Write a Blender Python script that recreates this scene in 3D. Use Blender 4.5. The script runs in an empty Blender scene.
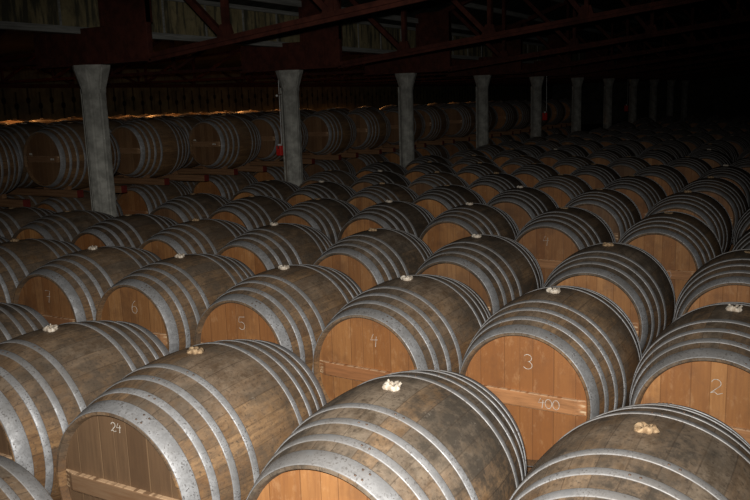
import bpy, bmesh, math, random
from mathutils import Vector, Matrix
random.seed(7)
PI = math.pi
C = bpy.context.scene.collection
H = 1.92                      # eye height above the cellar floor

# ------------------------------------------------------------ camera
F = 805.8; PITCH = .18355; ROLL = -.03264; YAW = .53499
fw = Vector((-math.sin(YAW)*math.cos(PITCH), math.cos(YAW)*math.cos(PITCH), -math.sin(PITCH)))
rt = Vector((math.cos(YAW), math.sin(YAW), 0)); up = rt.cross(fw)
r2 = rt*math.cos(ROLL)+up*math.sin(ROLL); u2 = -rt*math.sin(ROLL)+up*math.cos(ROLL)
cd = bpy.data.cameras.new('camera'); cam = bpy.data.objects.new('camera', cd); C.objects.link(cam)
M = Matrix((r2, u2, -fw)).transposed().to_4x4(); M.translation = Vector((0, 0, H)); cam.matrix_world = M
cd.sensor_width = 36; cd.lens = F*36/750; cd.clip_start = .05; cd.clip_end = 200
bpy.context.scene.camera = cam
def px(x, y, z):
    d = Vector((x, y, z-H)); w = d.dot(fw)
    if w < .1: return None
    return 375+F*d.dot(r2)/w, 250-F*d.dot(u2)/w, w

# ------------------------------------------------------------ node helpers
class N:
    def __init__(s, name):
        s.m = bpy.data.materials.new(name); s.m.use_nodes = True; s.t = s.m.node_tree
        s.b = s.t.nodes['Principled BSDF']; s.l = s.t.links
    def n(s, t, **k):
        o = s.t.nodes.new(t)
        for a, v in k.items(): setattr(o, a, v)
        return o
    def put(s, sock, v):
        if isinstance(v, bpy.types.NodeSocket): s.l.new(v, sock)
        elif isinstance(v, (tuple, list)) and len(v) == 3 and sock.type == 'RGBA': sock.default_value = (*v, 1)
        else: sock.default_value = v
    def math(s, op, a, b=0., c=None, clamp=False):
        o = s.n('ShaderNodeMath', operation=op, use_clamp=clamp); s.put(o.inputs[0], a); s.put(o.inputs[1], b)
        if c is not None: s.put(o.inputs[2], c)
        return o.outputs[0]
    def mix(s, f, a, b, mode='MIX'):
        o = s.n('ShaderNodeMix', data_type='RGBA', blend_type=mode, clamp_result=True)
        s.put(o.inputs[0], f); s.put(o.inputs[6], a); s.put(o.inputs[7], b); return o.outputs[2]
    def ramp(s, f, a, b, ca=0., cb=1.):
        o = s.n('ShaderNodeMapRange'); o.interpolation_type = 'SMOOTHSTEP'
        s.put(o.inputs[0], f)
        for i, v in enumerate((a, b, ca, cb)): o.inputs[i+1].default_value = v
        return o.outputs[0]
    def co(s): return s.n('ShaderNodeTexCoord').outputs['Object']
    def xyz(s, v): o = s.n('ShaderNodeSeparateXYZ'); s.l.new(v, o.inputs[0]); return o.outputs
    def comb(s, x, y, z):
        o = s.n('ShaderNodeCombineXYZ'); s.put(o.inputs[0], x); s.put(o.inputs[1], y); s.put(o.inputs[2], z); return o.outputs[0]
    def scale(s, v, k):
        o = s.n('ShaderNodeVectorMath', operation='MULTIPLY'); s.l.new(v, o.inputs[0]); o.inputs[1].default_value = k; return o.outputs[0]
    def noise(s, v, sc, det=4., rough=.6, w=0.):
        o = s.n('ShaderNodeTexNoise', noise_dimensions='4D'); s.l.new(v, o.inputs['Vector']); s.put(o.inputs['W'], w)
        o.inputs['Scale'].default_value = sc; o.inputs['Detail'].default_value = det; o.inputs['Roughness'].default_value = rough
        return o.outputs[0]
    def white(s, w, w2=0.):
        o = s.n('ShaderNodeTexWhiteNoise', noise_dimensions='2D'); s.l.new(s.comb(w, w2, 0.), o.inputs['Vector']); return o.outputs[0]
    def info(s):
        o = s.n('ShaderNodeObjectInfo'); q = s.n('ShaderNodeSeparateColor'); s.l.new(o.outputs['Color'], q.inputs[0]); return q.outputs
    def bump(s, h, d, st=1.):
        o = s.n('ShaderNodeBump'); s.l.new(h, o.inputs['Height']); o.inputs['Distance'].default_value = d; o.inputs['Strength'].default_value = st
        s.l.new(o.outputs[0], s.b.inputs['Normal'])
    def fin(s, col, rough=.7, metal=0., spec=.3):
        s.put(s.b.inputs['Base Color'], col); s.put(s.b.inputs['Roughness'], rough); s.put(s.b.inputs['Metallic'], metal)
        s.put(s.b.inputs['Specular IOR Level'], spec); return s.m

# object colour of every barrel piece: R = seed, G = amount of grey mould, B = darkness of the wood
def m_stave():
    g = N('oak_staves'); c = g.co(); X, Y, Z = g.xyz(c); seed, mold, dark = g.info()[:3]
    ang = g.math('ARCTAN2', X, Z)
    a = g.math('MULTIPLY_ADD', ang, 30/(2*PI), 40.)
    cell = g.math('FLOOR', a); fr = g.math('FRACT', a)
    rnd = g.white(cell, g.math('MULTIPLY', seed, 57.3))
    edge = g.math('MINIMUM', fr, g.math('SUBTRACT', 1., fr)); gap = g.ramp(edge, .008, .04, 1., 0.)
    w = g.math('MULTIPLY', seed, 23.)
    wj = g.math('ADD', w, g.math('MULTIPLY', rnd, 7.))
    grain = g.noise(g.scale(c, (70., 4.5, 70.)), 1., 5., .7, w)
    patch = g.noise(g.scale(c, (14., 4., 14.)), 1., 6., .72, wj)
    big = g.noise(g.scale(c, (1., .7, 1.)), 4.2, 6., .68, w)
    big2 = g.noise(c, 13., 7., .75, g.math('ADD', w, 5.))
    fine = g.noise(c, 75., 4., .7, g.math('ADD', w, 8.))
    base = g.mix(rnd, (.19, .100, .042), (.39, .225, .098))
    base = g.mix(g.ramp(patch, .36, .66), g.mix(.5, base, (.12, .062, .03)), base)
    base = g.mix(g.ramp(grain, .36, .68, 0., .7), base, (.10, .052, .026))
    # weathering: grey-brown on the upward half, dark mould blotches
    top = g.ramp(g.math('ADD', Z, g.math('MULTIPLY', g.math('SUBTRACT', big, .5), .9)), -.10, .30)
    grey = g.mix(g.ramp(big2, .38, .62), (.070, .056, .040), (.235, .190, .138))
    grey = g.mix(g.ramp(patch, .34, .68, .0, .6), grey, (.255, .205, .155))
    grey = g.mix(g.math('MULTIPLY', g.ramp(rnd, .0, 1.), .4), grey, base)
    col = g.mix(g.math('MULTIPLY', top, g.math('MULTIPLY_ADD', mold, .55, .35), clamp=True), base, grey)
    blot = g.math('MULTIPLY', g.ramp(big, .42, .58), g.ramp(big2, .38, .56))
    col = g.mix(g.math('MULTIPLY', blot, g.math('MULTIPLY_ADD', mold, .75, .1), clamp=True), col, (.034, .029, .023))
    col = g.mix(g.math('MULTIPLY', g.ramp(fine, .52, .66), .62), col, (.05, .038, .028))
    pale = g.math('MULTIPLY', g.ramp(big2, .60, .70), g.ramp(fine, .45, .60))
    col = g.mix(g.math('MULTIPLY', pale, .6), col, (.37, .31, .24))
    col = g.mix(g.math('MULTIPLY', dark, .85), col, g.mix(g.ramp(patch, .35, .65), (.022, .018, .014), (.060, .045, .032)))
    col = g.mix(g.math('MULTIPLY', gap, g.math('MULTIPLY', g.ramp(patch, .35, .6, .1, .5), 1.)), col, (.045, .03, .02))
    g.bump(g.math('SUBTRACT', g.math('MULTIPLY', grain, .35), g.math('MULTIPLY', gap, .4)), .002, .7)
    return g.fin(col, g.ramp(big2, .3, .7, .55, .8), 0., .25)
def m_head(chip=False):
    g = N('oak_head_boards'); c = g.co(); X, Y, Z = g.xyz(c); seed, mold, dark = g.info()[:3]
    w = g.math('MULTIPLY', seed, 41.)
    wob = g.math('MULTIPLY_ADD', g.math('SINE', g.math('MULTIPLY', X, 21.)), .22, g.math('MULTIPLY_ADD', X, 11.5, 30.3))
    cell = g.math('FLOOR', wob); fr = g.math('FRACT', wob)
    rnd = g.white(cell, g.math('MULTIPLY', seed, 91.7))
    edge = g.math('MINIMUM', fr, g.math('SUBTRACT', 1., fr)); gap = g.ramp(edge, .008, .035, 1., 0.)
    grain = g.noise(g.scale(c, (75., 75., 6.)), 1., 5., .6, w)
    fl = g.noise(g.scale(c, (30., 30., 14.)), 1., 4., .7, g.math('ADD', w, 3.))
    big = g.noise(c, 5., 4., .6, g.math('ADD', w, 9.))
    base = g.mix(rnd, (.33, .142, .044), (.50, .245, .085))
    base = g.mix(g.white(g.math('MULTIPLY', seed, 17.), 3.), g.mix(.55, base, (.24, .085, .028)), base)
    base = g.mix(g.ramp(grain, .35, .75), base, g.mix(.55, base, (.22, .09, .035)))
    base = g.mix(g.math('MULTIPLY', g.ramp(fl, .52, .68), .24), base, (.60, .36, .18))
    base = g.mix(g.math('MULTIPLY', g.ramp(big, .47, .66), .6), base, (.17, .075, .032))
    old = g.mix(rnd, (.095, .058, .033), (.15, .095, .055))
    old = g.mix(g.ramp(grain, .35, .75), old, g.mix(.5, old, (.07, .045, .028)))
    col = g.mix(dark, base, old)
    lightgap = g.mix(g.math('GREATER_THAN', dark, .6), (.14, .06, .025), (.27, .17, .09))
    col = g.mix(g.math('MULTIPLY', gap, .5), col, lightgap)
    g.bump(g.math('SUBTRACT', g.math('MULTIPLY', grain, .3), gap), .0016, .6)
    return g.fin(col, .55, 0., .3)
def m_batten():
    g = N('oak_batten'); c = g.co(); X, Y, Z = g.xyz(c); seed, mold, dark = g.info()[:3]
    grain = g.noise(g.scale(c, (6., 60., 60.)), 1., 5., .65, g.math('MULTIPLY', seed, 33.))
    base = g.mix(g.white(g.math('MULTIPLY', seed, 99.)), (.30, .11, .04), (.50, .24, .10))
    col = g.mix(dark, base, (.22, .14, .08))
    col = g.mix(g.ramp(grain, .35, .7), col, g.mix(.6, col, (.15, .07, .03)))
    # adzed pale ends and upper arris
    ends = g.ramp(g.math('ABSOLUTE', X), .262, .290)
    chip = g.math('MULTIPLY', ends, g.ramp(g.noise(g.scale(c, (25., 25., 110.)), 1., 2., .5, seed), .47, .55))
    col = g.mix(chip, col, (.66, .47, .28))
    ar = g.math('MULTIPLY', g.ramp(g.math('ABSOLUTE', Z), .033, .037), g.ramp(g.noise(g.scale(c, (55., 5., 5.)), 1., 2., .5, g.math('ADD', seed, 4.)), .42, .55))
    col = g.mix(g.math('MULTIPLY', ar, .8), col, (.62, .42, .25))
    g.bump(grain, .002, .5)
    return g.fin(col, .6, 0., .3)
def m_hoop():
    g = N('galvanised_hoop'); c = g.co(); seed, mold, dark = g.info()[:3]
    w = g.math('MULTIPLY', seed, 13.)
    a = g.noise(c, 20., 5., .7, w); b = g.noise(c, 130., 3., .6, w); d = g.noise(c, 5., 3., .6, g.math('ADD', w, 2.))
    col = g.mix(g.ramp(a, .3, .7), (.25, .25, .25), (.53, .535, .54))
    col = g.mix(g.ramp(d, .42, .68, 0., .6), col, (.22, .215, .205))
    col = g.mix(g.ramp(g.noise(c, 48., 5., .75, g.math('ADD', w, 6.)), .50, .66, 0., .55), col, (.17, .165, .16))
    col = g.mix(g.math('MULTIPLY', g.ramp(b, .54, .64), g.ramp(a, .40, .55)), col, (.12, .11, .105))
    dust = g.math('MULTIPLY', g.ramp(g.math('ADD', g.xyz(c)[2], g.math('MULTIPLY', d, .3)), .30, .56), g.ramp(a, .25, .6))
    col = g.mix(g.math('MULTIPLY', dust, g.math('MULTIPLY_ADD', mold, .45, .15)), col, (.20, .175, .15))
    col = g.mix(g.math('MULTIPLY', dark, .7), col, (.15, .145, .14))
    g.bump(b, .0006, .5)
    return g.fin(col, g.ramp(a, .3, .7, .62, .45), .28, .5)
def m_simple(name, a, b, sc=12., rough=.8, metal=0., bump=.003, stretch=(1, 1, 1), spec=.3, lo=.35, hi=.65):
    g = N(name); c = g.scale(g.co(), stretch); n = g.noise(c, sc, 6., .65); n2 = g.noise(c, sc*.23, 4., .6, 3.)
    col = g.mix(g.ramp(n, lo, hi), a, b); col = g.mix(g.ramp(n2, .45, .7, 0., .5), col, tuple(v*.45 for v in a))
    if bump: g.bump(n, bump, .7)
    return g.fin(col, rough, metal, spec)
def m_farwall():
    g = N('stained_cladding'); c = g.co(); X, Y, Z = g.xyz(c)
    n = g.noise(c, 2.5, 5., .65); n2 = g.noise(g.scale(c, (1., 9., .8)), 1.4, 4., .6)
    col = g.mix(g.ramp(n, .3, .7), (.10, .085, .045), (.22, .18, .09))
    col = g.mix(g.ramp(n2, .5, .7, 0., .7), col, (.04, .035, .025))
    # round rust stains with drips under the fixings
    s = g.math('MULTIPLY', Y, 1/.33); fr = g.math('SUBTRACT', g.math('FRACT', s), .5); odd = g.math('FRACT', g.math('MULTIPLY', g.math('FLOOR', s), .5))
    zc = g.math('MULTIPLY_ADD', odd, -.26, H+.26)
    dz = g.math('SUBTRACT', Z, zc); dy = g.math('MULTIPLY', fr, .33)
    d = g.math('SQRT', g.math('ADD', g.math('MULTIPLY', dy, dy), g.math('MULTIPLY', g.math('MULTIPLY', dz, dz), .55)))
    blob = g.ramp(g.math('ADD', d, g.math('MULTIPLY', n, .02)), .06, .085, 1., 0.)
    stem = g.math('MULTIPLY', g.ramp(g.math('ABSOLUTE', dy), .015, .04, .8, 0.), g.math('LESS_THAN', g.math('ABSOLUTE', dz), .33))
    col = g.mix(g.math('MAXIMUM', blob, stem), col, (.012, .010, .008))
    return g.fin(col, .9, 0., .2)
def m_cream():
    g = N('mouldy_cream_boards'); c = g.co(); X, Y, Z = g.xyz(c)
    n = g.noise(g.scale(c, (1., 1., .6)), 4., 6., .7); n2 = g.noise(g.scale(c, (1., 5., .7)), 2.2, 5., .6)
    col = g.mix(g.ramp(n, .3, .7), (.20, .165, .085), (.36, .30, .16))
    col = g.mix(g.ramp(n2, .46, .6, 0., .9), col, (.06, .06, .045))
    col = g.mix(g.ramp(g.noise(c, 14., 5., .7, 4.), .5, .72, 0., .7), col, (.10, .09, .06))
    return g.fin(col, .85, 0., .2)

STAVE, HEAD, BATTEN, HOOP = m_stave(), m_head(), m_batten(), m_hoop()
CHALK = m_simple('chalk', (.42, .38, .32), (.70, .67, .60), 90., .9, bump=0)
CLOTH = m_simple('bung_linen', (.36, .28, .20), (.74, .67, .56), 70., .95, bump=.002)
STRAW = m_simple('bung_hessian', (.20, .125, .065), (.44, .31, .18), 70., .95, bump=.002)
RUST = m_simple('rusty_rivet', (.10, .06, .04), (.22, .15, .11), 90., .6, .5)
CONC = m_simple('pillar_concrete', (.29, .285, .25), (.52, .51, .45), 7., .9, bump=.004)
REDP = m_simple('dull_red_paint', (.048, .015, .010), (.088, .026, .016), 9., .75, spec=.15)
REDB = m_simple('bright_red_paint', (.60, .02, .015), (.75, .04, .03), 9., .5, bump=0)
REDE = m_simple('faded_red_paint', (.07, .010, .007), (.15, .018, .012), 9., .8, bump=0)
WHITE = m_simple('white_enamel', (.70, .70, .66), (.85, .85, .82), 9., .3, bump=0)
BEAM = m_simple('rack_timber', (.15, .075, .035), (.27, .145, .07), 2., .85, stretch=(1., 20., 20.))
FLOOR = m_simple('cellar_floor', (.07, .062, .055), (.13, .12, .105), 3., .95)
SILLM = m_simple('grey_timber', (.20, .20, .18), (.34, .34, .31), 3., .8, stretch=(20., 1., 20.))
ROOFM = m_simple('sooty_roof_boards', (.07, .07, .055), (.15, .145, .12), 2.2, .9, stretch=(1., 6., 1.))
FARW, CREAM = m_farwall(), m_cream()

# ------------------------------------------------------------ mesh helpers
def link(name, bm, mats, parent=None, smooth=False):
    me = bpy.data.meshes.new(name); bm.normal_update(); bm.to_mesh(me); bm.free()
    for m in (mats if isinstance(mats, (list, tuple)) else [mats]): me.materials.append(m)
    if smooth:
        for q in me.polygons: q.use_smooth = True
    o = bpy.data.objects.new(name, me); C.objects.link(o)
    if parent: o.parent = parent
    return o
def box(bm, x0, x1, y0, y1, z0, z1, bev=0.):
    r = bmesh.ops.create_cube(bm, size=1)
    bmesh.ops.scale(bm, vec=(x1-x0, y1-y0, z1-z0), verts=r['verts'])
    bmesh.ops.translate(bm, vec=((x0+x1)/2, (y0+y1)/2, (z0+z1)/2), verts=r['verts'])
    if bev:
        es = {e for v in r['verts'] for e in v.link_edges}
        bmesh.ops.bevel(bm, geom=list(es), offset=bev, segments=1, affect='EDGES')
def bar(bm, p, q, w, d):                      # rectangular bar between two points
    p, q = Vector(p), Vector(q); a = (q-p).normalized()
    s = Vector((0, 1, 0)) if abs(a.y) < .9 else Vector((1, 0, 0))
    n = a.cross(s).normalized(); s = n.cross(a)
    vs = [bm.verts.new(b+s*i*w/2+n*j*d/2) for b in (p, q) for i, j in ((-1, -1), (1, -1), (1, 1), (-1, 1))]
    for f in ((0, 1, 2, 3), (7, 6, 5, 4), (0, 4, 5, 1), (1, 5, 6, 2), (2, 6, 7, 3), (3, 7, 4, 0)):
        bm.faces.new([vs[i] for i in f])
    bmesh.ops.recalc_face_normals(bm, faces=bm.faces)
def lathe_y(bm, prof, n, close=False, zc=0., jit=None):   # profile [(y, r)] about the Y axis
    rings = []
    for i in range(n):
        a = 2*PI*i/n; rings.append([bm.verts.new((r*math.sin(a), y, zc+r*math.cos(a))) for y, r in prof])
    m = len(prof)
    for i in range(n):
        A, B = rings[i], rings[(i+1) % n]
        for j in range(m if close else m-1):
            bm.faces.new((A[j], A[(j+1) % m], B[(j+1) % m], B[j]))
def tube(bm, pts, r, n=6, flat=1.):
    pts = [Vector(p) for p in pts]; R = []
    for i, p in enumerate(pts):
        t = (pts[min(i+1, len(pts)-1)]-pts[max(i-1, 0)]).normalized()
        s = t.cross(Vector((0, 1, 0)));  s = s.normalized() if s.length > .1 else Vector((1, 0, 0)); u = t.cross(s).normalized()
        R.append([bm.verts.new(p+s*r*math.cos(2*PI*k/n)+u*r*flat*math.sin(2*PI*k/n)) for k in range(n)])
    for A, B in zip(R, R[1:]):
        for k in range(n): bm.faces.new((A[k], A[(k+1) % n], B[(k+1) % n], B[k]))
    bm.faces.new(R[0][::-1]); bm.faces.new(R[-1]); bmesh.ops.recalc_face_normals(bm, faces=bm.faces)
def empty(name, loc, rz=0.):
    o = bpy.data.objects.new(name, None); C.objects.link(o); o.location = loc; o.rotation_euler = (0, 0, rz); o.empty_display_size = .1; return o
def tag(o, label, cat, group=None, kind=None):
    o['label'] = label; o['category'] = cat
    if group: o['group'] = group
    if kind: o['kind'] = kind
def struct(o): o['kind'] = 'structure'; return o

# ------------------------------------------------------------ the barrel (axis along Y, front head towards -Y)
R0, RH, L2 = .42, .328, .48
def rad(y): return R0-(R0-RH)*(y/L2)**2
def seg(near): return 96 if near else 32
def staves_bm(n, m):
    bm = bmesh.new(); ys = [-L2+2*L2*i/m for i in range(m+1)]
    pr = [(-L2+.040, RH-.022), (-L2+.004, RH-.014), (-L2, RH-.010)]+[(y, rad(y)) for y in ys]+[(L2, RH-.010), (L2-.004, RH-.014), (L2-.040, RH-.022)]
    lathe_y(bm, pr, n); bmesh.ops.recalc_face_normals(bm, faces=bm.faces); return bm
def head_bm(s, n=64):
    bm = bmesh.new(); y = s*(L2-.030)
    pr = [(y, 0.0001), (y, RH-.019), (y-s*.02, RH-.019), (y-s*.02, .0001)]
    lathe_y(bm, pr, n); bmesh.ops.remove_doubles(bm, verts=bm.verts, dist=.0005); bmesh.ops.recalc_face_normals(bm, faces=bm.faces); return bm
def batten_bm():
    bm = bmesh.new(); y = -(L2-.030)
    w = RH-.026; h = .037
    # bar following the round of the chime, ends chamfered down
    xs = [-w, -w+.05, -w*.5, 0, w*.5, w-.05, w]; top = []
    for x in xs:
        d = .005 if abs(x) > w-.01 else .022
        lim = math.sqrt(max(.0001, (RH-.022)**2-x*x)); hh = min(h, lim)
        top.append([bm.verts.new((x, y+.004, -hh)), bm.verts.new((x, y-d+.004, -hh)), bm.verts.new((x, y-d, -hh+.006)),
                    bm.verts.new((x, y-d, hh-.006)), bm.verts.new((x, y-d+.004, hh)), bm.verts.new((x, y+.004, hh))])
    for A, B in zip(top, top[1:]):
        for k in range(6): bm.faces.new((A[k], A[(k+1) % 6], B[(k+1) % 6], B[k]))
    bm.faces.new(top[0]); bm.faces.new(top[-1][::-1]); bmesh.ops.recalc_face_normals(bm, faces=bm.faces); return bm
HOOPS = [(.4460, .062), (.355, .031), (.265, .031), (.165, .031)]
def hoop_pr(c, w, t=.0035):
    a, b = c-w/2, c+w/2
    return [(a, rad(a)-.002), (a, rad(a)+t*.6), (a+.003, rad(a+.003)+t), (c, rad(c)+t*1.05), (b-.003, rad(b-.003)+t), (b, rad(b)+t*.6), (b, rad(b)-.002)]
def hoop_bm(c, w, n, rivet=True):
    bm = bmesh.new(); lathe_y(bm, hoop_pr(c, w), n, True); bmesh.ops.recalc_face_normals(bm, faces=bm.faces)
    for f in bm.faces: f.smooth = True
    if rivet:                                     # lapped joint and its rivets
        a0 = (c*37.) % .5-.15
        rows = ((-1, 0), (1, 0), (-1, 1), (1, 1)) if w > .05 else ((0, 0), (0, 1))
        for (sy, k) in rows:
            a = a0+k*.075+(.02 if sy > 0 else 0); y = c+sy*w*.24; rr = rad(y)+.0035
            r = bmesh.ops.create_icosphere(bm, subdivisions=1, radius=.0052)
            bmesh.ops.scale(bm, vec=(1, 1, .5), verts=r['verts'])
            bmesh.ops.rotate(bm, verts=r['verts'], cent=(0, 0, 0), matrix=Matrix.Rotation(a, 3, 'Y'))
            bmesh.ops.translate(bm, verts=r['verts'], vec=(rr*math.sin(a), y, rr*math.cos(a)))
            for v in r['verts']:
                for f in v.link_faces: f.material_index = 1
    return bm
def bung_bm(kind, seedv):
    rnd = random.Random(seedv); bm = bmesh.new(); n = 26; m = 10
    base = .022 if kind != 'flat' else .024
    R = []
    for i in range(n):
        a = 2*PI*i/n; rr = base*(1+.16*math.sin(3*a+seedv)+.14*rnd.uniform(-1, 1)); hh = (.007+.009*rnd.random()) if kind != 'flat' else .003+.003*rnd.random()
        tr = .009+.006*rnd.random(); ring = []
        for k in range(m):
            b = 2*PI*k/m; q = tr*(1+.25*rnd.uniform(-1, 1))
            x = (rr+q*math.cos(b)); z = max(-.004, hh*.5+hh*math.sin(b)*1.0)
            ring.append(bm.verts.new((x*math.cos(a), x*math.sin(a)*.9, z)))
        R.append(ring)
    for i in range(n):
        A, B = R[i], R[(i+1) % n]
        for k in range(m): bm.faces.new((A[k], A[(k+1) % m], B[(k+1) % m], B[k]))
    if kind == 'horn':                            # a couple of standing folds of cloth
        for a in (2.4, .3, 4.9):
            p0 = Vector((math.cos(a)*.023, math.sin(a)*.021, .006))
            tube(bm, [p0, p0+Vector((.004*math.cos(a), 0, .009)), p0+Vector((.011*math.cos(a), .004, .015))], .0055, 7, .6)
    # the wooden stopper sunk in the middle
    r = bmesh.ops.create_cone(bm, cap_ends=True, segments=16, radius1=.017, radius2=.015, depth=.008)
    bmesh.ops.translate(bm, verts=r['verts'], vec=(0, 0, .001))
    bmesh.ops.recalc_face_normals(bm, faces=bm.faces)
    bmesh.ops.translate(bm, verts=bm.verts, vec=(0, 0, R0)); return bm

def mesh_of(name, bm, mats, smooth=True):
    me = bpy.data.meshes.new(name); bm.normal_update(); bm.to_mesh(me); bm.free()
    for m in (mats if isinstance(mats, (list, tuple)) else [mats]): me.materials.append(m)
    if smooth:
        for q in me.polygons: q.use_smooth = True
    return me
def sharp(me):
    me.set_sharp_from_angle(angle=math.radians(35)); return me
ME = {}
ME['staves'] = sharp(mesh_of('staves', staves_bm(96, 20), STAVE))
ME['fhead'] = sharp(mesh_of('front_head', head_bm(-1), HEAD)); ME['rhead'] = sharp(mesh_of('rear_head', head_bm(1), HEAD))
ME['batten'] = mesh_of('batten', batten_bm(), BATTEN, False)
for i, (c, w) in enumerate(HOOPS):
    for s in (-1, 1): ME['hoop', i, s] = mesh_of('hoop', hoop_bm(s*c, w, 96), [HOOP, RUST])
ME['horn'] = mesh_of('bung_cloth', bung_bm('horn', 3), CLOTH); ME['plain'] = mesh_of('bung_cloth', bung_bm('plain', 5), CLOTH)
ME['straw'] = mesh_of('bung_cloth', bung_bm('plain', 8), STRAW); ME['flat'] = mesh_of('bung_cloth', bung_bm('flat', 11), STRAW)
def whole():
    bm = bmesh.new()
    def add(b2, idx):
        me = bpy.data.meshes.new('t'); b2.to_mesh(me); b2.free(); n0 = len(bm.faces); bm.from_mesh(me); bm.faces.ensure_lookup_table()
        for f in bm.faces[n0:]: f.material_index = idx; f.smooth = True
        bpy.data.meshes.remove(me)
    add(staves_bm(48, 10), 0); add(head_bm(-1, 32), 1); add(head_bm(1, 32), 1); add(batten_bm(), 2); add(bung_bm('flat', 2), 4)
    for c, w in HOOPS:
        for s in (-1, 1): add(hoop_bm(s*c, w, 48, False), 3)
    return bm
ME['whole'] = sharp(mesh_of('oak_barrel', whole(), [STAVE, HEAD, BATTEN, HOOP, CLOTH], False))

# chalk strokes written in the plane of the head (x right, z up)
def arc(cx, cz, rx, rz, a0, a1, n=12): return [(cx+rx*math.cos(math.radians(a0+(a1-a0)*i/n)), cz+rz*math.sin(math.radians(a0+(a1-a0)*i/n))) for i in range(n+1)]
GL = {
 '0': [arc(0, 0, .35, .5, 90, 450, 16)],
 '2': [arc(0, .22, .3, .28, 170, -50, 10)+[(-.35, -.5)], [(-.35, -.5), (-.1, -.4), (.1, -.55), (.42, -.42)]],
 '3': [arc(0, .25, .28, .25, 150, -80, 10)+arc(0, -.25, .32, .27, 80, -150, 10)],
 '4': [[(-.05, .5), (-.3, -.02), (.35, .06)], [(.22, .32), (.12, -.55)]],
 '5': [[(.3, .5), (-.2, .45), (-.25, .08)]+arc(0, -.18, .28, .28, 120, -140, 10)],
 '6': [[(.12, .5), (-.15, .25), (-.27, -.1)]+arc(0, -.2, .27, .27, 180, 540, 14)],
 '7': [[(-.25, .42), (-.2, .5), (.3, .48), (.08, -.5)], [(-.1, -.02), (.3, .05)]],
}
def chalk_mesh(txt, size, cx, cz, y, rr=.0014):
    bm = bmesh.new(); x0 = cx-(len(txt)-1)*size*.4
    for i, ch in enumerate(txt):
        for st in GL[ch]:
            tube(bm, [(x0+i*size*.8+a*size, y, cz+b*size) for a, b in st], rr, 6, .45)
    return bm
def labels_mesh(spots, y):
    bm = bmesh.new()
    for (x, z, w, h) in spots: box(bm, x-w/2, x+w/2, y-.0015, y+.0015, z-h/2, z+h/2)
    return bm
YH, YB = -(L2-.030)-.0004, -(L2-.030)-.0222

def part(name, key, parent, col, loc=(0, 0, R0)):
    o = bpy.data.objects.new(name, ME[key]); C.objects.link(o); o.parent = parent; o.location = loc; o.color = col; return o
def make_barrel(seed, mold, darkb, darkh, bung):
    root = empty('oak_barrel', (0, 0, 0)); cb = (seed, mold, darkb, 1); ch = (seed, mold, darkh, 1); cr = (seed, mold, .1+.3*seed, 1)
    part('staves', 'staves', root, cb)
    fh = part('front_head', 'fhead', root, ch); b = part('batten', 'batten', fh, ch, (0, 0, 0))
    rh = part('rear_head', 'rhead', root, ch)
    for i in range(4):
        for s in (-1, 1): part('hoop', ('hoop', i, s), root, cr)
    part('bung_cloth', bung, root, (seed, mold, darkb, 1))
    return root, fh
proto = None
def copy_barrel(src, seed, mold, darkb, darkh, bung):
    r = src.copy(); C.objects.link(r); fh = None
    for ch in src.children:
        c = ch.copy(); C.objects.link(c); c.parent = r
        n = ch.name.split('.')[0]
        c.color = (seed, mold, darkh if 'head' in n else (.05+.35*((seed*7.3) % 1) if n == 'hoop' else darkb), 1)
        if n == 'bung_cloth': c.data = ME[bung]
        if n == 'front_head': fh = c
        for g in ch.children:
            if g.name.split('.')[0] != 'batten': continue
            d = g.copy(); C.objects.link(d); d.parent = c; d.color = c.color
    return r, fh
NB = [0]
def barrel(x, y, zc, near=True, seed=None, mold=None, darkb=None, darkh=None, bung=None, label='', group='', chalk=None, spin=0., rz=None):
    global proto
    q = random.Random(NB[0]*7+1); NB[0] += 1
    seed = q.random() if seed is None else seed; mold = q.uniform(.3, 1.) if mold is None else mold
    darkb = q.uniform(0., .35) if darkb is None else darkb
    darkh = (q.uniform(.5, .8) if q.random() < .22 else q.uniform(0, .3)) if darkh is None else darkh
    bung = q.choice(['plain', 'straw', 'flat', 'flat', 'flat']) if bung is None else bung
    rz = q.uniform(-.025, .025) if rz is None else rz
    if near:
        if proto is None: proto, fh = make_barrel(seed, mold, darkb, darkh, bung); r = proto
        else: r, fh = copy_barrel(proto, seed, mold, darkb, darkh, bung)
        r.location = (x, y, zc-R0); r.rotation_euler = (0, 0, rz)
        for (txt, size, cx, cz, where) in (chalk or []):
            y0 = YB if where == 'batten' else YH
            me = mesh_of('chalk_mark', labels_mesh(txt, y0) if isinstance(txt, list) else chalk_mesh(txt, size, cx, cz, y0), CHALK, False)
            par = fh
            if where == 'batten': par = [k for k in fh.children if k.name.startswith('batten')][0]
            o = bpy.data.objects.new('chalk_mark', me); C.objects.link(o); o.parent = fh
    else:
        r = bpy.data.objects.new('oak_barrel', ME['whole']); C.objects.link(r); r.location = (x, y, zc); r.rotation_euler = (0, 0, rz)
        r.color = (seed, mold, (darkb+darkh)/2, 1)
    tag(r, label, 'barrel', group)
    return r

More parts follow.
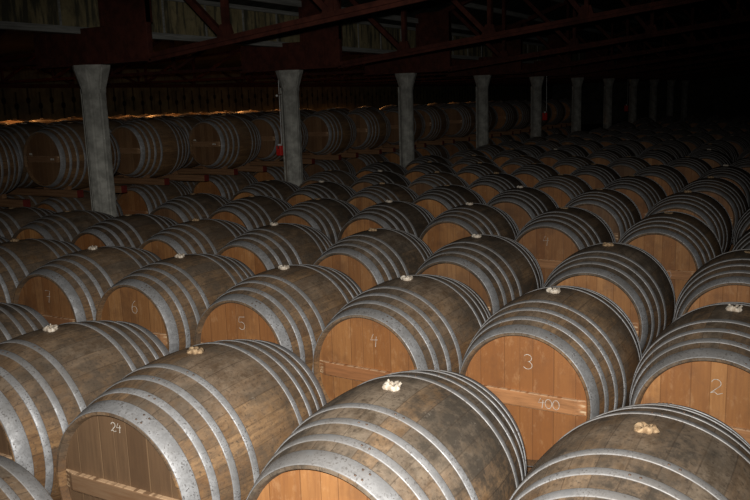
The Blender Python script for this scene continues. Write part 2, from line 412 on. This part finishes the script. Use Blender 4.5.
ORD = ['first', 'second', 'third', 'fourth', 'fifth', 'sixth', 'seventh', 'eighth', 'ninth', 'tenth', 'eleventh', 'twelfth', 'thirteenth', 'fourteenth']
ZF = H-1.42; ZL = .479; ZU = H-.575
T = 1.526; S = .8784; Y0 = 2.366
XS = {   # measured positions, front rows
 -1: [(-2.30, 1.0)],
 0: [(-.476, 2.366), (-1.343, 2.352), (-2.284, 2.374), (-3.15, 2.342), (-4.05, 2.36)],
 1: [(-.415, 3.917), (-1.271, 3.939), (-2.114, 3.911), (-2.963, 3.893), (-3.871, 3.94), (-4.723, 3.936), (-5.645, 3.959), (-6.52, 3.95)],
 2: [(-.49, 5.39), (-1.353, 5.328), (-2.302, 5.344), (-3.183, 5.349), (-4.131, 5.324), (-4.987, 5.308), (-5.90, 5.36), (-6.77, 5.37), (-7.64, 5.36)],
 3: [(-.38, 6.96), (-1.27, 6.96), (-2.169, 7.0), (-3.082, 6.99), (-3.93, 6.94), (-4.80, 6.95), (-5.68, 6.95), (-6.55, 6.95)],
}
PH = {4: -.50, 5: -.50, 6: -.52}
for k in range(4, 22):
    ph = PH.get(k, -random.Random(k).uniform(.1, .95)); y = Y0+k*T+random.Random(k+50).uniform(-.03, .03); L = []; x = ph+S*2
    rr = random.Random(k+99)
    while x > -7.05:
        L.append((x+rr.uniform(-.012, .012), y+rr.uniform(-.03, .03))); x -= S
    XS[k] = L
OV = {   # what is special about the barrels one can read
 (0, 0): dict(mold=1., darkb=.12, darkh=.2, bung='straw', seed=.11, look='weathered grey barrel with a straw bung at the bottom right corner'),
 (0, 1): dict(mold=.95, darkb=.0, darkh=.15, bung='horn', seed=.37, look='big front row barrel with white knotted bung cloth, bottom centre'),
 (0, 2): dict(mold=.55, darkb=.0, darkh=.93, bung='straw', seed=.52, look='front row barrel with brown planked head chalked 24', chalk=[('24', .034, -.005, .262, 'head')]),
 (0, 3): dict(mold=.7, darkb=.1, darkh=.9, bung='horn', seed=.72, look='front row barrel cut by the left edge, beside the one chalked 24'),
 (0, 4): dict(look='front row barrel end showing only rear hoops at the left edge'),
 (1, 0): dict(mold=.8, darkb=.1, darkh=.05, bung='horn', seed=.21, look='barrel with orange head chalked 2 at the right edge', chalk=[('2', .062, .005, .2, 'head')]),
 (1, 1): dict(mold=.7, darkb=.0, darkh=.0, bung='plain', seed=.33, look='barrel with bright orange head chalked 3 and 400 on its batten', chalk=[('3', .07, .02, .185, 'head'), ('400', .045, .13, .0, 'batten')]),
 (1, 2): dict(mold=.75, darkb=.0, darkh=.05, bung='plain', seed=.45, look='barrel with orange head chalked 4 and red-brown batten, second row', chalk=[('4', .065, .05, .195, 'head')]),
 (1, 3): dict(mold=.5, darkb=.05, darkh=.1, bung='plain', seed=.57, look='barrel with orange head chalked 5 in the second row', chalk=[('5', .08, .02, .19, 'head')]),
 (1, 4): dict(mold=.6, darkb=.05, darkh=.3, bung='horn', seed=.66, look='barrel with head chalked 6 in the second row', chalk=[('6', .085, .02, .18, 'head'), ('400', .05, .17, .0, 'batten')]),
 (1, 5): dict(mold=.6, darkb=.1, darkh=.35, bung='horn', seed=.78, look='barrel with head chalked 7 in the second row', chalk=[('7', .085, .03, .17, 'head')]),
 (1, 6): dict(mold=.6, darkb=.15, bung='straw', seed=.88, look='second row barrel at the left edge beside the one chalked 7'),
 (2, 0): dict(mold=.7, darkb=.2, darkh=.05, bung='flat', seed=.83),
 (2, 1): dict(mold=.9, darkb=.25, darkh=.2, bung='straw', seed=.27, look='third row barrel with orange head just behind the one chalked 3'),
 (2, 2): dict(mold=.9, darkb=.45, darkh=.55, bung='plain', seed=.95),
 (2, 3): dict(mold=.9, darkb=.25, darkh=.3, bung='straw', seed=.31),
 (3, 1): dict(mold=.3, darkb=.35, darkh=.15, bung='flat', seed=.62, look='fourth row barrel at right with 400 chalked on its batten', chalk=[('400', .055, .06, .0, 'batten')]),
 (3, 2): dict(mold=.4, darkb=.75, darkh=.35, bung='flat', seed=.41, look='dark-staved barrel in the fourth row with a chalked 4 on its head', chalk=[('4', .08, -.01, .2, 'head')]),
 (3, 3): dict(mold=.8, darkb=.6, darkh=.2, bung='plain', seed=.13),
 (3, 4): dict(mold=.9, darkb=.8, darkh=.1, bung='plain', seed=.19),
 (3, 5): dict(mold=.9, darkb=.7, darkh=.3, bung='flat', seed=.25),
}
for k in sorted(XS):
    pts = []
    for i, (x, y) in enumerate(XS[k]):
        a, b = px(x, y, H-1.05), px(x-.1, y+.45, H-1.2)
        if b is None: continue
        if k >= 4:
            e = px(x-.42, y-.2, H-1.4)
            if e[0] > 752: continue
        pts.append((i, x, y))
    n = len(pts)
    for j, (i, x, y) in enumerate(pts):
        o = dict(OV.get((k, i), {})); look = o.pop('look', None)
        if k == -1: lab, grp = 'barrel end with pale hoops cut off in the bottom left corner', 'oak barrels of the nearest row'
        elif look: lab, grp = look, 'oak barrels of the %s row' % ORD[k]
        elif k <= 12:
            lab = 'oak barrel in the %s row from the front, %s from the right edge' % (ORD[k], ORD[j]); grp = 'oak barrels of the %s row' % ORD[k]
        else: lab, grp = 'barely visible oak barrel in the dark far end of the hall', 'barrels lost in the dark far end'
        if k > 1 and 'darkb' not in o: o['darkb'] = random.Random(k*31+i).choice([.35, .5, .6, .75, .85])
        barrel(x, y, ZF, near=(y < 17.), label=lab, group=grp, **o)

# ------------------------------------------------------------ the racks behind the pillars: two tiers
XR = -8.506; TS = 1.463; YS = 6.92
dX = {-1: 0, 0: 0, 1: -.16, 2: 0, 3: -.10, 4: 0, 5: -.06, 6: 0, 7: -.1, 8: 0, 9: -.05, 10: 0, 11: -.08, 12: 0, 13: 0, 14: 0}
nm = {-1: 'cut by the left edge', 0: 'just left of the nearest pillar', 1: 'just right of the nearest pillar', 2: 'before the second pillar', 3: 'just left of the second pillar',
      4: 'just right of the second pillar', 5: 'midway to the third pillar', 6: 'just left of the third pillar', 7: 'just right of the third pillar', 8: 'left of the fourth pillar'}
for m in range(-1, 15):
    y = YS+m*TS; rr = random.Random(m+300)
    nu = 9 if m < 8 else 5
    for i in range(nu):
        x = XR+dX[m]-i*S+(rr.uniform(-.02, .0) if i else 0)
        if i == 0 and m <= 8: lab, grp = 'upper tier end barrel '+nm[m], 'end barrels of the upper rack tier'
        elif i == 0: lab, grp = 'dim upper tier barrel beyond the fourth pillar', 'far end barrels of the upper rack tier'
        else: lab, grp = 'upper tier barrel behind the end ones, only its top faintly lit', 'upper tier barrels behind the end ones'
        d = {}
        if i == 0:
            d = dict(darkb=.15, mold=.1, darkh=.75)
            if m in (0, 2): d['chalk'] = [([(-.22, .06, .05, .022), (-.20, .035, .03, .008)], 0, 0, 0, 'head'), ([(.17, -.0, .03, .022), (.205, -.0, .022, .022)], 0, 0, 0, 'batten')]
        barrel(x, y, ZU, near=(i == 0 and m < 9), label=lab, group=grp, **d)
    for i in range(2 if m < 8 else 1):
        x = XR-.04+dX[m]*.5-i*S
        if i == 0 and m <= 8: lab, grp = 'lower tier barrel under the rack beams '+nm[m], 'end barrels of the lower rack tier'
        else: lab, grp = 'dark lower tier barrel deep under the rack beams', 'inner lower tier barrels'
        barrel(x, y, ZL, near=(i == 0 and m < 6), label=lab, group=grp, darkb=.3, bung='flat')
    # beams that carry the upper tier, ends painted red
    x1 = {0: -8.10, 1: -8.07, 2: -8.12}.get(m % 3, -8.1)
    for s in (-1, 1):
        yb = y+s*.28; e = {(-1, 1): -7.90, (0, 1): -7.95, (1, -1): -8.1, (1, 1): -7.88, (2, 1): -7.98, (2, -1): -8.1}.get((m, s), -8.1+rr.uniform(0, .05))
        if m >= 0 and any(abs(yb-(6.816+3.983*c)) < .25 for c in range(8)): e = -8.10
        r = empty('rack_beam', (e, yb, ZU-.478))
        bm = bmesh.new(); box(bm, XR-8*S-.5-e, 0, -.045, .045, 0, .09, .004); link('timber', bm, BEAM, r)
        bm = bmesh.new(); box(bm, -.001, .005, -.045, .045, 0, .09); o = link('painted_end', bm, REDE, r); o['label'] = 'red painted end'
        if m <= 6: tag(r, '%s wooden rack beam with red end under the upper tier barrel %s' % ('front' if s < 0 else 'rear', nm[m]), 'beam', 'rack beams')
        else: tag(r, 'dim wooden rack beam beyond the third pillar', 'beam', 'far rack beams')
        # little chocks against the end barrel
        if m < 7:
            for sx in (1, -1):
                bm = bmesh.new(); v = [bm.verts.new((a, b, c)) for b in (-.03, .03) for a, c in ((0, 0), (.09*sx, 0), (.09*sx, .05))]
                for f in ((0, 1, 2), (5, 4, 3), (0, 3, 4, 1), (1, 4, 5, 2), (2, 5, 3, 0)): bm.faces.new([v[q] for q in f])
                bmesh.ops.recalc_face_normals(bm, faces=bm.faces)
                o = link('chock', bm, BEAM); o.location = (XR+dX[m]+sx*.135, yb, ZU-.388)
                tag(o, '%s wooden wedge, %s side, upper barrel %s' % ('front' if s < 0 else 'rear', 'right' if sx > 0 else 'left', nm[m]), 'wedge', 'wedges on the rack beams')

# timber runners on the floor under every row
def runner(x0, x1, y, h, lab, grp):
    bm = bmesh.new(); box(bm, 0, x1-x0, -.05, .05, 0, h, .004)
    o = link('floor_runner', bm, BEAM); o.location = (x0, y, 0); tag(o, lab, 'beam', grp)
for k in sorted(XS):
    if not XS[k]: continue
    xs = [p[0] for p in XS[k]]; y = sum(p[1] for p in XS[k])/len(xs)
    for s in (-1, 1):
        side = 'front' if s < 0 else 'rear'
        if k < 4: runner(min(xs)-.45, max(xs)+.5, y+s*.28, .11, '%s timber floor runner under the %s row of barrels' % (side, 'nearest' if k < 0 else ORD[k]), 'floor runners')
        else: runner(min(xs)-.4, max(xs)+.4, y+s*.28, .11, 'timber floor runner hidden under the dim far barrel rows', 'far floor runners')
for m in range(-1, 15):
    for s in (-1, 1): runner(XR-1.4, -8.12, YS+m*TS+s*.28, .09, 'timber floor runner under the lower rack tier', 'rack floor runners')

# ------------------------------------------------------------ pillars and roof
XC, YC, D = -7.897, 6.816, 3.983; ZT = H+.518
def pillar(n):
    y = YC+n*D; r = empty('concrete_pillar', (XC, y, 0))
    def octo(bm, secs):
        R = [[bm.verts.new((q*math.cos(PI/8+PI/4*k+.2), q*math.sin(PI/8+PI/4*k+.2), z)) for k in range(8)] for z, q in secs]
        for A, B in zip(R, R[1:]):
            for k in range(8): bm.faces.new((A[k], A[(k+1) % 8], B[(k+1) % 8], B[k]))
        bm.faces.new(R[0][::-1]); bm.faces.new(R[-1]); bmesh.ops.bevel(bm, geom=[e for e in bm.edges if len(e.link_faces) == 2 and abs((e.verts[0].co-e.verts[1].co).z) > .1], offset=.018, segments=3, affect='EDGES'); bmesh.ops.recalc_face_normals(bm, faces=bm.faces)
    bm = bmesh.new(); octo(bm, [(0, .146), (ZT-.33, .146)]); link('shaft', bm, CONC, r)
    bm = bmesh.new(); octo(bm, [(ZT-.33, .147), (ZT-.27, .152), (ZT-.04, .222), (ZT, .225)]); link('capital', bm, CONC, r)
    bm = bmesh.new(); tube(bm, [(-.152, -.05, .02), (-.150, -.05, ZT-.27)], .016, 8); link('drain_pipe', bm, CONC, r)
    tag(r, ('nearest grey concrete pillar at left' if n == 0 else '%s concrete pillar from the left, in the row of pillars' % ORD[n]) if n < 9 else 'faint concrete pillar at the dark end of the row', 'pillar', 'concrete pillars')
for n in range(11): pillar(n)
def truss(n):
    y = YC+n*D; r = empty('roof_truss', (XC, y, ZT))
    def P(x, z): return (x-XC, 0, H+z-ZT)
    def cz(x): return .575+.105*(x+6.9)
    def tz(x): return 1.42+.34*(x+8.)
    bm = bmesh.new(); box(bm, -.95, 1.0, -.04, .04, 0.0, .43, .004)
    for x in (-.72, -.35, 0, .35, .72): box(bm, x-.012, x+.012, -.052, .052, .0, .43)
    box(bm, -.95, 1.0, -.09, .09, -.0, .025); link('heel_plate', bm, REDP, r)
    bm = bmesh.new(); box(bm, .28, 1.0, -.035, .035, .43, 1.15); box(bm, .28, .32, -.06, .06, .43, 1.15); box(bm, .96, 1.0, -.06, .06, .43, 1.15); link('end_panel', bm, REDP, r)
    bm = bmesh.new(); bar(bm, P(-6.95, cz(-6.95)), P(3.4, cz(3.4)), .09, .05); bar(bm, P(-6.95, cz(-6.95)-.02), P(3.4, cz(3.4)-.02), .03, .09); link('bottom_chord', bm, REDP, r)
    bm = bmesh.new(); bar(bm, P(-7.2, tz(-7.2)-.1), P(3.4, tz(3.4)-.1), .10, .09); link('top_chord', bm, REDP, r)
    bm = bmesh.new(); bar(bm, P(-8.8, .60), P(-16.9, .62), .07, .05); link('rear_bottom_chord', bm, REDP, r)
    bm = bmesh.new(); bar(bm, P(-8.8, 1.35), P(-16.9, 1.0), .07, .06); link('rear_top_chord', bm, REDP, r)
    nodes = [-5.78, -4.43, -3.08, -1.73, -.38, .97, 2.32]
    px0 = -6.93
    for j, x in enumerate(nodes):
        bm = bmesh.new(); bar(bm, P(x, cz(x)), P(x, tz(x)-.1), .07, .055); link('upright', bm, REDP, r)
        bm = bmesh.new(); bar(bm, P(px0+.1, tz(px0)-.12), P(x-.04, cz(x)+.03), .065, .065); link('diagonal_brace', bm, REDP, r)
        bm = bmesh.new(); box(bm, x-XC-.13, x-XC+.11, -.02, .02, H+cz(x)-ZT-.01, H+cz(x)-ZT+.15, .0)
        vs = sorted(bm.verts, key=lambda v: -v.co.z)[:4]
        for v in vs: v.co.x = (v.co.x+x-XC)*.5
        link('gusset_plate', bm, REDP, r); px0 = x
    px0 = -8.9
    for j, x in enumerate([-10.4, -12.0, -13.6, -15.2]):
        bm = bmesh.new(); bar(bm, P(x, .61), P(x, 1.25), .05, .05); link('upright', bm, REDP, r)
        bm = bmesh.new(); bar(bm, P(px0, 1.3), P(x, .62), .05, .05); link('diagonal_brace', bm, REDP, r); px0 = x
    tag(r, ('red steel roof truss bearing on the nearest pillar' if n == 0 else 'red steel roof truss bearing on the %s pillar' % ORD[n]) if n < 9 else 'red steel roof truss lost in the dark', 'truss', 'red roof trusses')
for n in range(11): truss(n)

Y1, Y9 = 3.2, 52.
bm = bmesh.new(); box(bm, -8.06, -8.02, Y1, Y9, H+.97, H+1.40); o = struct(link('wall_clerestory', bm, CREAM))
bm = bmesh.new(); y = Y1
while y < 40: box(bm, -8.02, -8.005, y, y+.025, H+.97, H+1.4); y += .83
struct(link('trim_1', bm, SILLM))
bm = bmesh.new(); box(bm, -8.10, -7.98, Y1, Y9, H+.89, H+.945); box(bm, -8.08, -7.995, Y1, Y9, H+.945, H+.97); struct(link('trim_2', bm, SILLM))
bm = bmesh.new(); box(bm, -8.15, -7.98, Y1, Y9, H+1.40, H+1.46); struct(link('trim_3', bm, SILLM))
bm = bmesh.new(); v = [bm.verts.new(q) for q in ((-8.2, Y1, H+1.44), (4., Y1, H+5.52), (4., Y9, H+5.52), (-8.2, Y9, H+1.44))]
bm.faces.new(v[::-1]); bmesh.ops.solidify(bm, geom=bm.faces[:], thickness=-.03); struct(link('ceiling', bm, ROOFM))
bm = bmesh.new(); v = [bm.verts.new(q) for q in ((-17.2, Y1, H+1.05), (-8.0, Y1, H+1.47), (-8.0, Y9, H+1.47), (-17.2, Y9, H+1.05))]
bm.faces.new(v[::-1]); bmesh.ops.solidify(bm, geom=bm.faces[:], thickness=-.03); struct(link('ceiling_left', bm, ROOFM))
for j in range(14):                                        # purlins
    x = -7.6+j*.85; z = H+1.42+.3344*(x+8.)-.02
    bm = bmesh.new(); box(bm, x-.03, x+.03, Y1, Y9, z-.06, z+.035)
    o = link('purlin', bm, SILLM); tag(o, '%s long roof purlin up from the eaves' % ORD[j], 'purlin', 'roof purlins')
bm = bmesh.new(); box(bm, -17.15, -17.0, Y1, Y9, 0, H+1.1); struct(link('wall_left', bm, FARW))
bm = bmesh.new(); box(bm, -17.0, -16.88, Y1, Y9, H+.55, H+.64); o = link('wall_beam', bm, REDP); tag(o, 'dark horizontal beam along the stained far left wall', 'beam')
for j in range(9):
    y = 9.6+j*2.2
    o = empty('wall_brace', (-16.94, y, H+.64)); bm = bmesh.new(); bar(bm, (0, -.9, .36), (0, 0, 0), .05, .05); link('strut', bm, REDP, o)
    bm = bmesh.new(); bar(bm, (0, 0, 0), (0, 0, .38), .04, .04); link('post', bm, REDP, o)
    tag(o, 'dark brace above the beam on the far left wall', 'brace', 'braces on the far left wall')
bm = bmesh.new(); box(bm, -17.2, 6., Y9, Y9+.1, 0, H+6.5); struct(link('wall_back', bm, ROOFM))
bm = bmesh.new(); box(bm, -17.2, 6., -2., Y9, -.1, 0); struct(link('floor', bm, FLOOR))

# small red boxes on thin pipes by the pillars
def redbox(x, y, z, top, lab, s=1.):
    r = empty('red_box', (x, y, z)); 
    bm = bmesh.new(); box(bm, -.05*s, .05*s, -.04, .04, -.09*s, .07*s, .006); link('case', bm, REDB, r)
    bm = bmesh.new(); box(bm, -.012, .012, -.046, -.04, .02, .07*s); link('slot', bm, RUST, r)
    bm = bmesh.new(); box(bm, -.02, .03, -.03, .03, .07*s, .1*s, .004); link('cap', bm, WHITE, r)
    bm = bmesh.new(); tube(bm, [(.045, 0, .1*s), (.045, 0, top)], .006, 8); link('pipe', bm, WHITE, r)
    tag(r, lab, 'box', 'red boxes hanging by the pillars')
def at(u, v, y):
    d = fw+r2*(u-375)/F-u2*(v-250)/F; return d*(y/d.y)+Vector((0, 0, H))
redbox(XC-.235, YC+D-.05, at(280, 150, YC+D-.07).z, ZT-at(280, 150, YC+D-.07).z, 'small red box with white cap hanging left of the second pillar')
redbox(XC+.26, YC+4*D-.05, at(544, 116, YC+4*D).z, ZT-at(544, 116, YC+4*D).z, 'small dim red box right of the fifth pillar', 1.3)
redbox(XC-.27, YC+7*D-.05, at(628, 108, YC+7*D).z, ZT-at(628, 108, YC+7*D).z, 'tiny dim red box left of the eighth pillar', 1.5)
o = empty('pillar_lamp', (XC-.165, YC+D-.15, at(280.5, 95.5, YC+D-.15).z))
bm = bmesh.new(); bmesh.ops.create_icosphere(bm, subdivisions=2, radius=.02); link('globe', bm, WHITE, o, True)
bm = bmesh.new(); tube(bm, [(0, 0, .0), (.03, .12, .03)], .008, 6); link('bracket', bm, REDP, o)
tag(o, 'tiny white lamp globe beside the top of the second pillar', 'lamp')

# ------------------------------------------------------------ light: the camera's flash, and unseen warm spots added over the racks for the orange glow
def light(name, kind, loc, e, col, **k):
    l = bpy.data.lights.new(name, kind); l.energy = e; l.color = col
    for a, v in k.items(): setattr(l, a, v)
    o = bpy.data.objects.new(name, l); C.objects.link(o); o.location = loc; return o
o = light('camera_flash', 'SPOT', cam.location+u2*.13-r2*.03, 860., (1., .97, .93), spot_size=math.radians(76), spot_blend=1., shadow_soft_size=.025)
o.matrix_world = Matrix.Translation(o.location) @ (cam.matrix_world.to_3x3() @ Matrix.Rotation(math.radians(-8), 3, 'X')).to_4x4()
for i in range(7):
    light('rack_glow_spot', 'SPOT', (-13.6, 7.+i*3.1, H+.50), 30.*(1+.35*i), (1., .42, .12), shadow_soft_size=0., spot_size=math.radians(165), spot_blend=.3)
w = bpy.data.worlds.new('world'); bpy.context.scene.world = w; w.use_nodes = True
w.node_tree.nodes['Background'].inputs[0].default_value = (.5, .5, .6, 1); w.node_tree.nodes['Background'].inputs[1].default_value = .0008
vs = bpy.context.scene.view_settings; vs.view_transform = 'Standard'; vs.look = 'None'; vs.gamma = 1; vs.use_curve_mapping = False; vs.exposure = 0.
